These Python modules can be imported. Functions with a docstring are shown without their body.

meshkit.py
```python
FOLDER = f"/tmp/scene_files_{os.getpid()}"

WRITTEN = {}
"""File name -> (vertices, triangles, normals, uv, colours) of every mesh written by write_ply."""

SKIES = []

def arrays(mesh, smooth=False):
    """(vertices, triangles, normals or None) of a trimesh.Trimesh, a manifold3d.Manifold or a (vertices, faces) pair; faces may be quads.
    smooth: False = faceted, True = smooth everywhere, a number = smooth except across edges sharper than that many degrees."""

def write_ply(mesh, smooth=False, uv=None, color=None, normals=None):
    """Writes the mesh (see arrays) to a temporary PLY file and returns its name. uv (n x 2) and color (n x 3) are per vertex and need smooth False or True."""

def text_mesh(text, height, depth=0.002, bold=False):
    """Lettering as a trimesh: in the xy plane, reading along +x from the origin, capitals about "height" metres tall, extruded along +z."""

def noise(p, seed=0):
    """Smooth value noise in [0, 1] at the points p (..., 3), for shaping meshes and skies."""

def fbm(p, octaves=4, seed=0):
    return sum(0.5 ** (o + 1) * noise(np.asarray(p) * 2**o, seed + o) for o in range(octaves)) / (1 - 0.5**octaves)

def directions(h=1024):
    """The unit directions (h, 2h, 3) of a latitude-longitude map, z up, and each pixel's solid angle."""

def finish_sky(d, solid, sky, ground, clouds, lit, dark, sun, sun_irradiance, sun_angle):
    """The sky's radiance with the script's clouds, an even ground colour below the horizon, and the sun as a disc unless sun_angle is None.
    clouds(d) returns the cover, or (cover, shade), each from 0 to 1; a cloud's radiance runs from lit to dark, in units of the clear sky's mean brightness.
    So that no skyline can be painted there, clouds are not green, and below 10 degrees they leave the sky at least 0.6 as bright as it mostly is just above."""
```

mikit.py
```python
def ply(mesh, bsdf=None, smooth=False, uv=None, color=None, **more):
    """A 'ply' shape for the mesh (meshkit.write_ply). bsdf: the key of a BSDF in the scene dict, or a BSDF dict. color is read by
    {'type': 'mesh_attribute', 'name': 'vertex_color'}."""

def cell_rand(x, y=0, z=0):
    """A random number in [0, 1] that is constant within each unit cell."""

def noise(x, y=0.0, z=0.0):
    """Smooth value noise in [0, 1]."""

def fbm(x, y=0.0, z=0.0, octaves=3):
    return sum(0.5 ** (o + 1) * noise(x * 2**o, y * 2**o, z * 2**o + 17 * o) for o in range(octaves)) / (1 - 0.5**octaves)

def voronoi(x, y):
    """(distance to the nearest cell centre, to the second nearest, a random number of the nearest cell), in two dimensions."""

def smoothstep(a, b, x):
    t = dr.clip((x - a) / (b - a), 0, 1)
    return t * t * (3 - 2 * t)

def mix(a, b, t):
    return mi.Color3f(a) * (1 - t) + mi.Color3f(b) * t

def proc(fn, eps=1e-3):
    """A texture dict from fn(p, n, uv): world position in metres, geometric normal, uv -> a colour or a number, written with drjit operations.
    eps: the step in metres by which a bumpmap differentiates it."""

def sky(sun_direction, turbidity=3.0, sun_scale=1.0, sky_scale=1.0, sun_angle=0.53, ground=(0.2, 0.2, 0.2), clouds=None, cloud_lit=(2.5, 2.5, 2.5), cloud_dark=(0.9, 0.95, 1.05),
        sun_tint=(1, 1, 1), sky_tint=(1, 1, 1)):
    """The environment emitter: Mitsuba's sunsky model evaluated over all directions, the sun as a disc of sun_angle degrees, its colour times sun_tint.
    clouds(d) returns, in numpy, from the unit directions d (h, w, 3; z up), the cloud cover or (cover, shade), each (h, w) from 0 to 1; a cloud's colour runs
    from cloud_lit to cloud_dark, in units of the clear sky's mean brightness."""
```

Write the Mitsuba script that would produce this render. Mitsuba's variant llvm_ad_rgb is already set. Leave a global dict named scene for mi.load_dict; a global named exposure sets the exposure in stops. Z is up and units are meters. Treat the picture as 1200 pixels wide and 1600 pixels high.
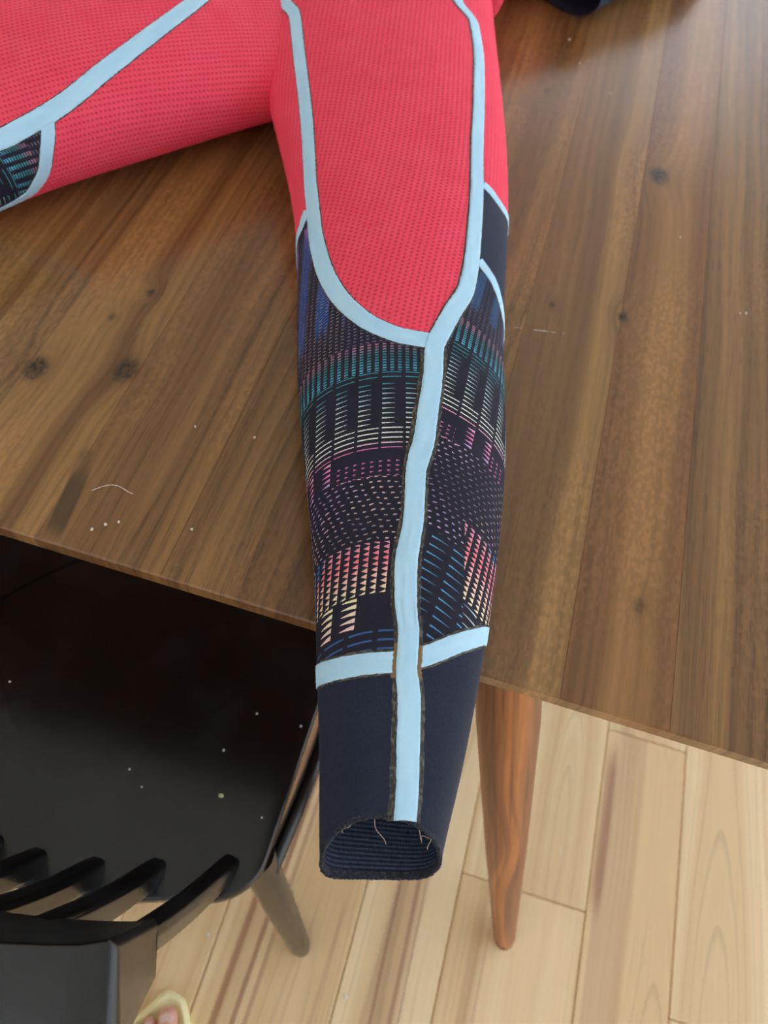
import math, random
import numpy as np, trimesh, shapely, manifold3d
import shapely.geometry as sg
import drjit as dr
import mitsuba as mi
import mikit
from mikit import proc, noise, fbm, smoothstep, mix, cell_rand
from scipy.interpolate import PchipInterpolator as PC, CubicSpline
from scipy.spatial.transform import Rotation

random.seed(7); RNG = np.random.default_rng(7)
scene, labels = {}, {}
T = mi.ScalarTransform4f

# ------------------------------------------------------------------ camera, light, exposure
EYE = np.array([0.0, 0.0, 1.24])
CX = np.array([0.957362, 0.267401, 0.109334]); CY = np.array([0.283379, -0.795680, -0.535340]); CZ = np.array([-0.056155, 0.543498, -0.837530])   # right, down, forward in the world
scene['camera'] = {'type': 'thinlens', 'fov': math.degrees(2 * math.atan(600 / 1250)), 'fov_axis': 'x',
                   'aperture_radius': 0.0019, 'focus_distance': 0.53,
                   'to_world': T().look_at(origin=EYE.tolist(), target=(EYE + CZ).tolist(), up=(-CY).tolist())}
exposure = 3.42
def cloud_cover(d):
    return 0.82 + 0 * d[..., 0], 0.25 + 0 * d[..., 0]
scene['sky'] = mikit.sky((-0.75, -0.25, 0.62), turbidity=4.0, clouds=cloud_cover, ground=(0.45, 0.45, 0.43), cloud_lit=(2.1, 2.2, 2.38), cloud_dark=(0.88, 0.95, 1.06), sky_tint=(1.0, 0.98, 0.96))

# ------------------------------------------------------------------ helpers
def add(key, mesh, bsdf, smooth=False, uv=None, color=None, label=None, category=None, group=None, kind=None):
    scene[key] = mikit.ply(mesh, bsdf, smooth=True if uv is not None and smooth else smooth, uv=uv, color=color)
    lab = {}
    if label: lab['label'] = label
    if category: lab['category'] = category
    if group: lab['group'] = group
    if kind: lab['kind'] = kind
    if lab: labels[key] = lab
    return key
def thing(key, label, category, group=None):
    labels[key] = {'label': label, 'category': category}
    if group: labels[key]['group'] = group
COUNT = {}
def numbered(key):
    n = COUNT.get(key, -1) + 1; COUNT[key] = n
    return key if n == 0 else f'{key}_{n:03d}'
def rgb(r, g, b):
    return {'type': 'rgb', 'value': [r, g, b]}
def srgb(r, g, b):
    c = np.array([r, g, b]) / 255.0
    return [float(x) for x in np.where(c < .04045, c / 12.92, ((c + .055) / 1.055) ** 2.4)]
def bsdf(key, **k):
    scene[key] = {'type': 'twosided', 'bsdf': {'type': 'principled', **k}}
def cbox(x0, x1, y0, y1, z0, z1, c=0.0, top_only=False):
    """a box with chamfered edges (hull of its inset faces)"""
    if c <= 0:
        m = trimesh.creation.box((x1 - x0, y1 - y0, z1 - z0)); m.apply_translation(((x0 + x1) / 2, (y0 + y1) / 2, (z0 + z1) / 2)); return m
    p = []
    for X in (x0, x1):
        for Y in (y0, y1):
            for Z in (z0, z1):
                ix, iy, iz = (c if X == x0 else -c), (c if Y == y0 else -c), (c if Z == z0 else -c)
                if top_only and Z == z0: p.append((X, Y, Z)); continue
                p += [(X + ix, Y + iy, Z), (X + ix, Y, Z + iz), (X, Y + iy, Z + iz)]
    return trimesh.convex.convex_hull(np.array(p))
def tube(pts, radii, n=24, cap=True, section=None):
    """a swept tube through pts; section: (n,2) unit outline"""
    pts = np.asarray(pts, float); radii = np.broadcast_to(np.asarray(radii, float), (len(pts),))
    tg = np.gradient(pts, axis=0); tg /= np.linalg.norm(tg, axis=1)[:, None]
    up = np.array([0, 0, 1.0]) if abs(tg[0][2]) < .9 else np.array([0, 1.0, 0])
    a = np.arange(n) * 2 * np.pi / n
    sec = np.stack([np.cos(a), np.sin(a)], 1) if section is None else section
    V = []
    for p, t, r in zip(pts, tg, radii):
        x = np.cross(up, t); x /= np.linalg.norm(x); y = np.cross(t, x)
        V.append(p + r * (sec[:, :1] * x + sec[:, 1:] * y))
    return loft(V, cap)
def loft(rings, cap=True):
    V = np.vstack(rings); n = len(rings[0]); F = []
    for i in range(len(rings) - 1):
        j = np.arange(n); k = (j + 1) % n; a, b = i * n, (i + 1) * n
        F += [np.stack([a + j, a + k, b + k], 1), np.stack([a + j, b + k, b + j], 1)]
    if cap:
        V = np.vstack([V, rings[0].mean(0), rings[-1].mean(0)]); j = np.arange(n); k = (j + 1) % n; m = len(V)
        F += [np.stack([k, j, 0 * j + m - 2], 1), np.stack([(len(rings) - 1) * n + j, (len(rings) - 1) * n + k, 0 * j + m - 1], 1)]
    return trimesh.Trimesh(V, np.vstack(F), process=False)
def rounded_section(w, h, r, n=6):
    o = []
    for cx, cy, a0 in ((w - r, h - r, 0), (-(w - r), h - r, 90), (-(w - r), -(h - r), 180), (w - r, -(h - r), 270)):
        for k in range(n + 1):
            a = math.radians(a0 + 90 * k / n); o.append((cx + r * math.cos(a), cy + r * math.sin(a)))
    return np.array(o)
def hull_spheres(p, r, q, s):
    return manifold3d.Manifold.batch_hull([manifold3d.Manifold.sphere(a, 20).translate(tuple(map(float, c))) for c, a in ((p, r), (q, s))])

# ------------------------------------------------------------------ materials
TABLE_SEAMS = [-0.76, -0.685, -0.59, -0.5, -0.398, -0.352, -0.268, -0.172, -0.06, 0.034, 0.122, 0.2, 0.28, 0.36]
KNOTS = [(-0.345, 0.376, .011, 1.0), (-0.277, 0.400, .012, .9), (0.139, 0.877, .0135, 1.3), (0.124, 0.63, .006, 1.0), (-0.297, 0.492, .0045, .9),
         (-0.315, 0.452, .004, .5), (0.055, 0.62, .003, .7), (-0.268, 0.31, .006, .3), (0.17, 0.322, .006, .45), (-0.01, 0.99, .006, .5)]
# how each board of the top differs: lightness, redness, greyness, strength of the dark streaks
BOARDS = [(.95, .3, .2, 1), (1.05, .5, .1, 1), (.92, .2, .4, 1.2), (1.0, .4, .2, 1), (1.08, .1, .55, .9), (1.08, .15, .05, .8), (.96, .65, .05, .9), (.98, .35, .15, 1.1),
          (.90, .60, .15, 1.3), (1.10, .10, .42, .7), (1.02, .80, .05, .55), (1.03, .25, .45, 1.2), (1.0, .4, .3, 1.1)]
def wood_table(p, n, uv):
    bid = dr.floor(uv.x / 10.0); x = uv.x - bid * 10.0 - 5.0; y = uv.y
    r1, r2, r3 = cell_rand(bid, 3), cell_rand(bid, 11), cell_rand(bid, 23)
    kn = mi.Float(0); kd = mi.Float(0); halo = mi.Float(0)
    for kx, ky, kr, ks in KNOTS:
        d2 = dr.square((x - kx) / kr) + dr.square((y - ky) / (kr * 1.5))
        kn += ks * dr.exp(-d2 * .16) * .012
        kd += min(ks, 1) * dr.exp(-d2 * d2 * 2.2) * (1.15 - .6 * noise(x * 600, y * 400))
        halo += min(ks, 1) * dr.exp(-d2 * .22)
    wx = .020 * (fbm(x * 7 + r1 * 50, y * 1.9 + r2 * 9, bid, 3) - .5) + .004 * (noise(x * 60, y * 9, bid) - .5)
    depth = .012 + .055 * noise(y * 1.6 + r1 * 40, bid * 3.7)
    cx = x - (r3 - .5) * .12 + wx + r2 * .02
    off = dr.select(r3 > .45, .05, 0.0)           # quarter-sawn boards: the tree's centre lies off to a side
    rad = dr.sqrt(dr.square(cx + off) + dr.square(depth)) + kn
    ring = rad * (75 + 60 * r2) + 1.1 * fbm(x * 30, y * 3.2, bid + 4, 2)
    fr = ring - dr.floor(ring)
    line = smoothstep(.35, .92, fr) * (1 - smoothstep(.94, 1.0, fr))
    band = fbm(rad * 55 + r1 * 20, y * .7, bid, 3)
    pore = noise(x * 1500, y * 55, bid); pore2 = noise(x * 2600 + 7, y * 120, bid)
    fib = fbm(x * 420, y * 8, bid, 2)
    fleck = smoothstep(.35, .75, noise(x * 500, y * 230, bid)) * smoothstep(.3, .7, fbm(x * 14, y * 5, bid, 2))
    base = mix(srgb(112, 76, 44), srgb(164, 122, 74), smoothstep(.15, .85, band))
    lite, red, grey, strk = mi.Float(1), mi.Float(0), mi.Float(0), mi.Float(1)
    for i, (bl, br, bg, bs) in enumerate(BOARDS):
        on = dr.abs(bid - (i + 1)) < .5
        lite = dr.select(on, bl, lite); red = dr.select(on, br, red); grey = dr.select(on, bg, grey); strk = dr.select(on, bs, strk)
    base = mix(base, srgb(142, 92, 54), red * .42)
    base = mix(base, srgb(130, 104, 72), grey * .45) * lite * .92
    dark =   .26 * line * (.2 + .8 * noise(y * 2, rad * 40, bid)) + .16 * smoothstep(.55, .9, pore) + .08 * smoothstep(.6, .9, pore2) + .22 * (.5 - fib)
    streak = smoothstep(.60, .78, fbm(rad * 90 + r2 * 31, y * .5 + r1 * 7, bid + 9, 3))
    dark = dark + .20 * streak
    base = base * dr.clip(1.02 - dark * strk + .20 * fleck, .25, 1.3)
    base = mix(base, srgb(78, 46, 28), dr.clip(halo * .3, 0, .4))
    base = mix(base, srgb(30, 24, 20), dr.clip(kd, 0, .94))
    # a dark wedge of bark at the joint near the edge and a fine scratch
    wedge = (1 - smoothstep(.0055, .008, dr.abs(x + .260 + (y - .26) * .12))) * smoothstep(.228, .25, y) * (1 - smoothstep(.28, .315, y))
    base = mix(base, srgb(62, 46, 30), dr.clip(wedge * .75, 0, 1))
    sx = x - .050; sy = y - .581
    scr = (1 - smoothstep(.0004, .0011, dr.abs(sy - sx * .22))) * smoothstep(-.052, .0, sx) * (1 - smoothstep(.021, .023, sx)) * smoothstep(.25, .6, noise(x * 190, 3.0))
    return mix(base, srgb(205, 200, 200), dr.clip(scr * .7, 0, 1))
bsdf('walnut', base_color=proc(wood_table), roughness=0.23, specular=0.5)
def wood_leg(p, n, uv):
    x, y = uv.x, uv.y
    g = fbm(x * 90 + 3 * noise(y * 6), y * 2.2, 5.0, 3); s = smoothstep(.55, .8, noise(x * 260, y * 5)); f = noise(x * 900, y * 40)
    c = mix(srgb(122, 74, 48), srgb(186, 118, 70), smoothstep(.25, .75, g))
    return c * (1 - .32 * s) * (.9 + .15 * f)
bsdf('leg_wood', base_color=proc(wood_leg), roughness=0.32, specular=0.4)
HEART = [(-.083, .006, .02, -.3, .7, .8), (-.058, .0045, .02, -.3, .7, .8), (-.044, .004, .02, -.25, .6, .6), (-.07, .020, .02, -.3, .6, .3),
         (.128, .030, -.02, -.4, .35, .42), (.114, .003, -.02, -.4, .3, .5), (.138, .004, -.02, -.3, .3, .5), (.150, .002, -.02, -.4, .3, .4),
         (.3885, .011, .0, .22, .53, .75), (.0, .003, .03, -.4, .2, .25), (.035, .004, .03, -.4, .2, .3), (.245, .003, .01, -.3, .5, .2)]
def wood_floor(p, n, uv):
    bid = dr.floor(uv.x / 10.0); x = uv.x - bid * 10.0 - 5.0; y = uv.y
    r1, r2, r3 = cell_rand(bid, 5), cell_rand(bid, 13), cell_rand(bid, 29)
    wx = .016 * (fbm(x * 9 + r1 * 30, y * 2.0 + r2 * 9, bid, 3) - .5) + .003 * (noise(x * 70, y * 12, bid) - .5)
    depth = .01 + .05 * noise(y * 1.9 + r1 * 40, bid * 2.3)
    rad = dr.sqrt(dr.square(x + wx - (r3 - .5) * .1) + dr.square(depth))
    ring = rad * (95 + 50 * r2); fr = ring - dr.floor(ring)
    line = smoothstep(.72, .95, fr) * (1 - smoothstep(.95, 1.0, fr)) * smoothstep(.3, .6, noise(y * 2.5, rad * 50, bid))
    band = fbm(rad * 60 + r1 * 12, y * .8, bid, 3)
    heart = smoothstep(.60, .80, fbm((x + wx) * 26 + r3 * 17, y * .55 + r1 * 5, bid + 3, 3)) * smoothstep(.3, .55, r2)
    fib = noise(x * 620, y * 9, bid)
    streaks = mi.Float(0)
    for sx, sw, sl, y0, y1, k in HEART:
        d = dr.abs(p.x - sx - sl * p.y - .004 * (noise(p.y * 5 + sx * 90) - .5)) / sw
        streaks += k * (1 - smoothstep(.45, 1.0, d)) * smoothstep(y0, y0 + .08, p.y) * (1 - smoothstep(y1 - .08, y1, p.y))
    c = mix(srgb(220, 190, 146), srgb(240, 218, 178), smoothstep(.25, .7, band))
    c = mix(c, srgb(230, 196, 148), r1 * .45)
    c = mix(c, srgb(164, 116, 92), dr.clip(heart * .40 + streaks * .8, 0, .85))
    return c * (1 - .15 * line) * (.965 + .06 * fib)
bsdf('maple', base_color=proc(wood_floor), roughness=0.38, specular=0.4)
bsdf('groove', base_color=rgb(*srgb(110, 84, 62)), roughness=0.8)
def knit(p, n, uv):
    a = (uv.x + .18 * uv.y) / .0049; k = dr.floor(a); b = uv.y / .0042 + .5 * (k - 2 * dr.floor(k / 2)); return a - k - .5, b - dr.floor(b) - .5
def knit_hole(p, n, uv):
    fx, fy = knit(p, n, uv)
    fx = fx + .12 * (noise(uv.x * 900, uv.y * 900) - .5)
    return 1 - smoothstep(.10, .34, dr.sqrt(dr.square(fx * 1.0) + dr.square(fy * .72)))
def knit_color(p, n, uv):
    fx, fy = knit(p, n, uv); h = knit_hole(p, n, uv)
    groove = smoothstep(.28, .5, dr.abs(fx))
    c = mix(srgb(238, 74, 98), srgb(250, 96, 118), .5 * fbm(uv.x * 60, uv.y * 60, 1.0, 2))
    c = c * (.93 + .14 * noise(uv.x * 2500, uv.y * 2500))
    return mix(c, srgb(186, 26, 58), dr.clip(h * .55, 0, 1))
def knit_height(p, n, uv):
    fx, fy = knit(p, n, uv)
    return 1 - knit_hole(p, n, uv) - .25 * smoothstep(.25, .5, dr.abs(fy)) + .25 * noise(uv.x * 1800, uv.y * 1800)
scene['red_knit'] = {'type': 'twosided', 'bsdf': {'type': 'bumpmap', 'arbitrary': proc(knit_height, eps=3e-4), 'scale': 0.00035,
                     'bsdf': {'type': 'principled', 'base_color': proc(knit_color), 'roughness': 0.85, 'specular': 0.15, 'sheen': 0.35, 'sheen_tint': 0.5}}}
def tape_color(p, n, uv):
    f = fbm(uv.x * 160, uv.y * 45, 2.0, 3); g = noise(uv.x * 2400, uv.y * 2400)
    return mix(srgb(172, 216, 246), srgb(190, 228, 250), f) * (.95 + .08 * g)
def tape_height(p, n, uv):
    return fbm(uv.x * 260, uv.y * 40, 3.0, 2) + .12 * noise(uv.x * 1900, uv.y * 1900)
scene['seam_tape'] = {'type': 'twosided', 'bsdf': {'type': 'bumpmap', 'arbitrary': proc(tape_height, eps=4e-4), 'scale': 0.0011,
                      'bsdf': {'type': 'principled', 'base_color': proc(tape_color), 'roughness': 0.7, 'specular': 0.25, 'sheen': 0.3}}}
def glue_color(p, n, uv):
    return mix(srgb(46, 44, 42), srgb(92, 88, 76), smoothstep(.45, .8, noise(uv.x * 900, uv.y * 500))) 
bsdf('seam_glue', base_color=proc(glue_color), roughness=0.45, specular=0.4)
bsdf('glue_spot', base_color=rgb(*srgb(120, 96, 58)), roughness=0.4)
def plain_color(p, n, uv):
    return mix(srgb(30, 35, 50), srgb(42, 48, 68), noise(uv.x * 1500, uv.y * 1500) * .7 + .3 * fbm(uv.x * 40, uv.y * 40, 0.0, 2))
bsdf('navy_fabric', base_color=proc(plain_color), roughness=0.8, specular=0.2, sheen=0.9, sheen_tint=0.3)
def lining_height(p, n, uv):
    a = uv.y / .0026; r = dr.abs(a - dr.floor(a) - .5) * 2; b = uv.x / .0013 + dr.floor(a) * .5
    return smoothstep(.1, .9, r) + .35 * dr.abs(b - dr.floor(b) - .5)
def lining_color(p, n, uv):
    return mix(srgb(20, 23, 33), srgb(72, 84, 112), (.15 + .45 * lining_height(p, n, uv)) * (.6 + .8 * noise(uv.x * 1400, uv.y * 500)))
scene['rib_lining'] = {'type': 'twosided', 'bsdf': {'type': 'bumpmap', 'arbitrary': proc(lining_height, eps=2e-4), 'scale': 0.00035,
                       'bsdf': {'type': 'principled', 'base_color': proc(lining_color), 'roughness': 0.8, 'specular': 0.2, 'sheen': 0.5}}}
bsdf('lip_fabric', base_color=proc(lambda p, n, uv: mix(srgb(26, 29, 40), srgb(66, 74, 92), smoothstep(.5, .95, noise(p.x * 1800, p.y * 1800, p.z * 1800)))), roughness=0.85, sheen=0.6)
bsdf('thread', base_color=rgb(*srgb(176, 150, 132)), roughness=0.7)

def teeth(c, r, pc, pr, x0, x1, th0, th1):
    """rows of teeth: columns of pitch pc, teeth of pitch pr from x0 to x1 of the column, thickness (m) running from th0 to th1"""
    a = c / pc; k = dr.floor(a); f = a - k
    b = r / pr; g = dr.abs(b - dr.floor(b) - .5) * pr
    s = (f - x0) / (x1 - x0); th = .5 * (th0 + (th1 - th0) * dr.clip(s, 0, 1))
    e = .00016
    return (1 - smoothstep(th - e, th + e, g)) * dr.select((s > 0) & (s < 1), 1.0, 0.0) * dr.select(th > .00005, 1.0, 0.0), k
def ramp(t, *cs):
    out = mi.Color3f(cs[0])
    for i in range(1, len(cs)):
        out = mix(out, cs[i], smoothstep((i - 1) / (len(cs) - 1), i / (len(cs) - 1), t))
    return out
def print_color(p, n, uv):
    u, w = uv.x, uv.y
    right = u > .0135 * smoothstep(.13, .20, w)            # the printed cloth changes direction at the long seam
    r = dr.select(right, w + .44 * u, w + 2.0 * u * u)
    c = dr.select(right, u - .26 * w + .3, u - .0502 - .02 * w + 1.0)
    # rows of the right-hand side are brought to the rows of the left-hand side
    rr = dr.select(right, dr.select(r > .212, .170 + (r - .212) * .88, dr.select(r > .197, .153 + (r - .197) * 1.1, dr.select(r > .125, .085 + (r - .125) * .94, r * .68))), r)
    base = mix(srgb(30, 29, 42), srgb(42, 40, 56), noise(u * 1700, w * 1700) * .6 + .4 * fbm(u * 50, w * 50, 1.0, 2))
    wob = .0006 * (noise(u * 240, w * 240) - .5)
    teal, cyan, white, pink = srgb(58, 146, 158), srgb(96, 196, 226), srgb(232, 236, 226), srgb(222, 120, 178)
    purple, blue, yellow, coral = srgb(188, 160, 216), srgb(48, 128, 190), srgb(244, 232, 190), srgb(244, 128, 140)
    out = base
    def lay(out, mask, lo, hi, col, k=1.0):
        on = dr.select((rr > lo) & (rr < hi), 1.0, 0.0)
        return mix(out, col, dr.clip(mask * on * k, 0, 1))
    hue = fbm(u * 26 + 3, w * 26, 7.0, 2)
    # fine dotted rows near the top seam
    m, k = teeth(c + wob, r + wob, .0048, .0031, .1, .60, .0009, .0005)
    out = lay(out, m, .2455, .40, mix(srgb(70, 96, 140), srgb(176, 150, 160), smoothstep(.35, .7, hue)), .45 + .55 * hue)
    m, k = teeth(c + wob, r, .0210, .0029, .05, .45, .0011, .0010)
    out = lay(out, m * dr.select(u > 0, 1.0, 0.0), .262, .40, mix(blue, srgb(60, 90, 150), hue), .8)
    m2, k = teeth(c + .008, r - .35 * (c - 1.0), .0225, .0027, .05, .55, .0014, .0011)
    out = lay(out, m2 * dr.select(u < -.048, 1.0, 0.0), .262, .40, mix(srgb(178, 124, 214), srgb(60, 100, 176), smoothstep(.35, .6, hue)), 1.1 * smoothstep(.262, .285, r))
    # dense columns of small teeth, pink above to cyan below
    m, k = teeth(c, r, .0056, .0024, .12, .62, .0015, .0011)
    out = lay(out, m * (.55 + .45 * cell_rand(k, 2)), .2195, .2455, ramp((rr - .2195) / .026, cyan, teal, srgb(196, 130, 160)), .9)
    # pairs of long lines over each comb
    m, k = teeth(c, r, .0168, .0040, .02, .84, .0008, .0007)
    out = lay(out, m, .2105, .2185, teal, .9)
    # combs
    m, k = teeth(c, r, .0168, .0042, .03, .56, .0012, .0002)
    out = lay(out, m, .1705, .2105, ramp((rr - .1705) / .04, white, srgb(190, 214, 214), teal), .95)
    m, k = teeth(c, r, .0168, .0042, .03, .90, .0011, .0008)
    out = lay(out, m, .1530, .1705, ramp((rr - .153) / .0175, pink, white, white), .95)
    # alternate columns of wedges
    m, k = teeth(-c, r, .0168, .0040, .10, .50, .0024, .0002)
    alt = dr.select(cell_rand(k, 5) > .35, 1.0, 0.0)
    out = lay(out, m * alt, .1325, .1530, ramp((rr - .1325) / .02, purple, pink, srgb(236, 170, 200)), .95)
    m, k = teeth(c, r, .0058, .0040, .2, .6, .0016, .0003)
    out = lay(out, m * (1 - alt) * .9, .1300, .1440, pink)
    # dotted field
    m, k = teeth(c + 4 * wob + .0020 * dr.floor(r / .0044), r + 2 * wob + .0012 * noise(u * 120, 2.0), .0060, .0044, .12, .50, .0011, .0007)
    bulge = .35 + .65 * smoothstep(.3, .6, hue)
    out = lay(out, m, dr.select(right & (u < .036), .0640, .0790), .1325, mix(purple, srgb(226, 196, 190), smoothstep(.4, .7, fbm(u * 40, w * 40, 3.0, 2))), bulge)
    # columns of triangles: coral above, pale yellow below, blue at the side
    m, k = teeth(-c, r, .0064, .0040, .12, .72, .0036, .0001)
    trc = ramp((rr - .0407) / .037, yellow, srgb(244, 196, 180), coral, srgb(226, 150, 170))
    trc = mix(trc, blue, smoothstep(.62, .7, fbm(u * 45 + 9, w * 20, 2.0, 2)))
    side = dr.select(right & (u < .036), 0.0, 1.0)
    out = lay(out, m * side, .0420, .0780, trc, .95)
    m, k = teeth(c, r, .0170, .0066, .1, .85, .0012, .0001)
    out = lay(out, m * (1 - side), .0, .0640, mix(blue, srgb(110, 176, 214), hue), .95)
    m, k = teeth(-c, r, .0170, .0062, .1, .85, .0013, .0001)
    out = lay(out, m * dr.select(right & (u > .036), 1.0, 0.0), .0, .0420, mix(srgb(96, 160, 206), white, hue), .9)
    # pale wedges and the last pairs of lines
    m, k = teeth(-c, r, .0170, .0042, .12, .72, .0028, .0004)
    out = lay(out, m * dr.select(right, 0.0, 1.0) * dr.select(cell_rand(k, 8) > .5, 1.0, 0.0), .0205, .0405, ramp((rr - .02) / .02, srgb(244, 200, 200), yellow), .95)
    m, k = teeth(c, r, .0190, .0052, .04, .86, .0012, .0010)
    out = lay(out, m * dr.select(right, 0.0, 1.0), .0075, .0190, mix(srgb(56, 96, 150), coral, dr.select(cell_rand(k, 3) > .6, 1.0, 0.0)), .95)
    return out
bsdf('printed_fabric', base_color=proc(print_color), roughness=0.75, specular=0.2, sheen=0.35)
def black_dust(p, n, uv):
    return mix(srgb(11, 12, 15), srgb(28, 31, 38), .6 * smoothstep(.4, .8, fbm(p.x * 14, p.y * 14, p.z * 14, 3)))
bsdf('black_paint', base_color=proc(black_dust), roughness=0.22, specular=0.6)
bsdf('crumb', base_color=rgb(.75, .72, .66), roughness=0.7)
bsdf('green_bit', base_color=rgb(.45, .48, .25), roughness=0.7)
bsdf('hair', base_color=rgb(.72, .62, .55), roughness=0.5)
bsdf('wall_paint', base_color=rgb(.80, .79, .76), roughness=0.9)
bsdf('ceiling_paint', base_color=rgb(.70, .82, .93), roughness=0.95)
bsdf('white_frame', base_color=rgb(.8, .8, .8), roughness=0.4)
scene['pane_glass'] = {'type': 'thindielectric'}
def skin(p, n, uv):
    return mix(srgb(214, 160, 140), srgb(226, 176, 158), fbm(p.x * 90, p.y * 90, p.z * 90, 2))
bsdf('skin', base_color=proc(skin), roughness=0.5, specular=0.4)
bsdf('nail', base_color=rgb(*srgb(232, 196, 190)), roughness=0.25, specular=0.5)
bsdf('cream_foam', base_color=proc(lambda p, n, uv: mix(srgb(240, 234, 176), srgb(246, 242, 198), fbm(p.x * 70, p.y * 70, p.z * 70, 2))), roughness=0.6)

# ------------------------------------------------------------------ the setting
RX0, RX1, RY0, RY1, RZ = -2.3, 1.7, -1.10, 3.4, 2.4
add('floor', cbox(RX0, RX1, RY0, RY1, -0.06, -0.012), 'groove', kind='structure')
seams = [-0.115, 0.0625, 0.191, 0.376, 0.506]
while seams[-1] < RX1: seams.append(min(RX1, seams[-1] + (.185 if len(seams) % 2 else .13)))
while seams[0] > RX0: seams.insert(0, max(RX0, seams[0] - (.13 if len(seams) % 2 else .185)))
JOINTS = {0.191: 0.245, 0.376: 0.525, -0.115: -0.55, 0.0625: 0.62}
pid = 0
for x0, x1 in zip(seams[:-1], seams[1:]):
    if x1 - x0 < .02: continue
    j0 = JOINTS.get(x0, RNG.uniform(-.6, .6)); ys = [j0 + 1.22 * k for k in range(-4, 5)]
    ys = [RY0] + [y for y in ys if RY0 + .05 < y < RY1 - .05] + [RY1]
    for y0, y1 in zip(ys[:-1], ys[1:]):
        m = cbox(x0 + .0006, x1 - .0006, y0 + .0006, y1 - .0006, -.012, 0, .0016, True)
        v, f, _ = np.array(m.vertices), np.array(m.faces), 0
        v3 = v[f].reshape(-1, 3); f3 = np.arange(len(v3)).reshape(-1, 3)
        pid += 1
        uv = np.stack([v3[:, 0] - (x0 + x1) / 2 + 5 + 10 * pid, v3[:, 1]], 1)
        add(numbered('floor__plank'), (v3, f3), 'maple', uv=uv)
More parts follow.
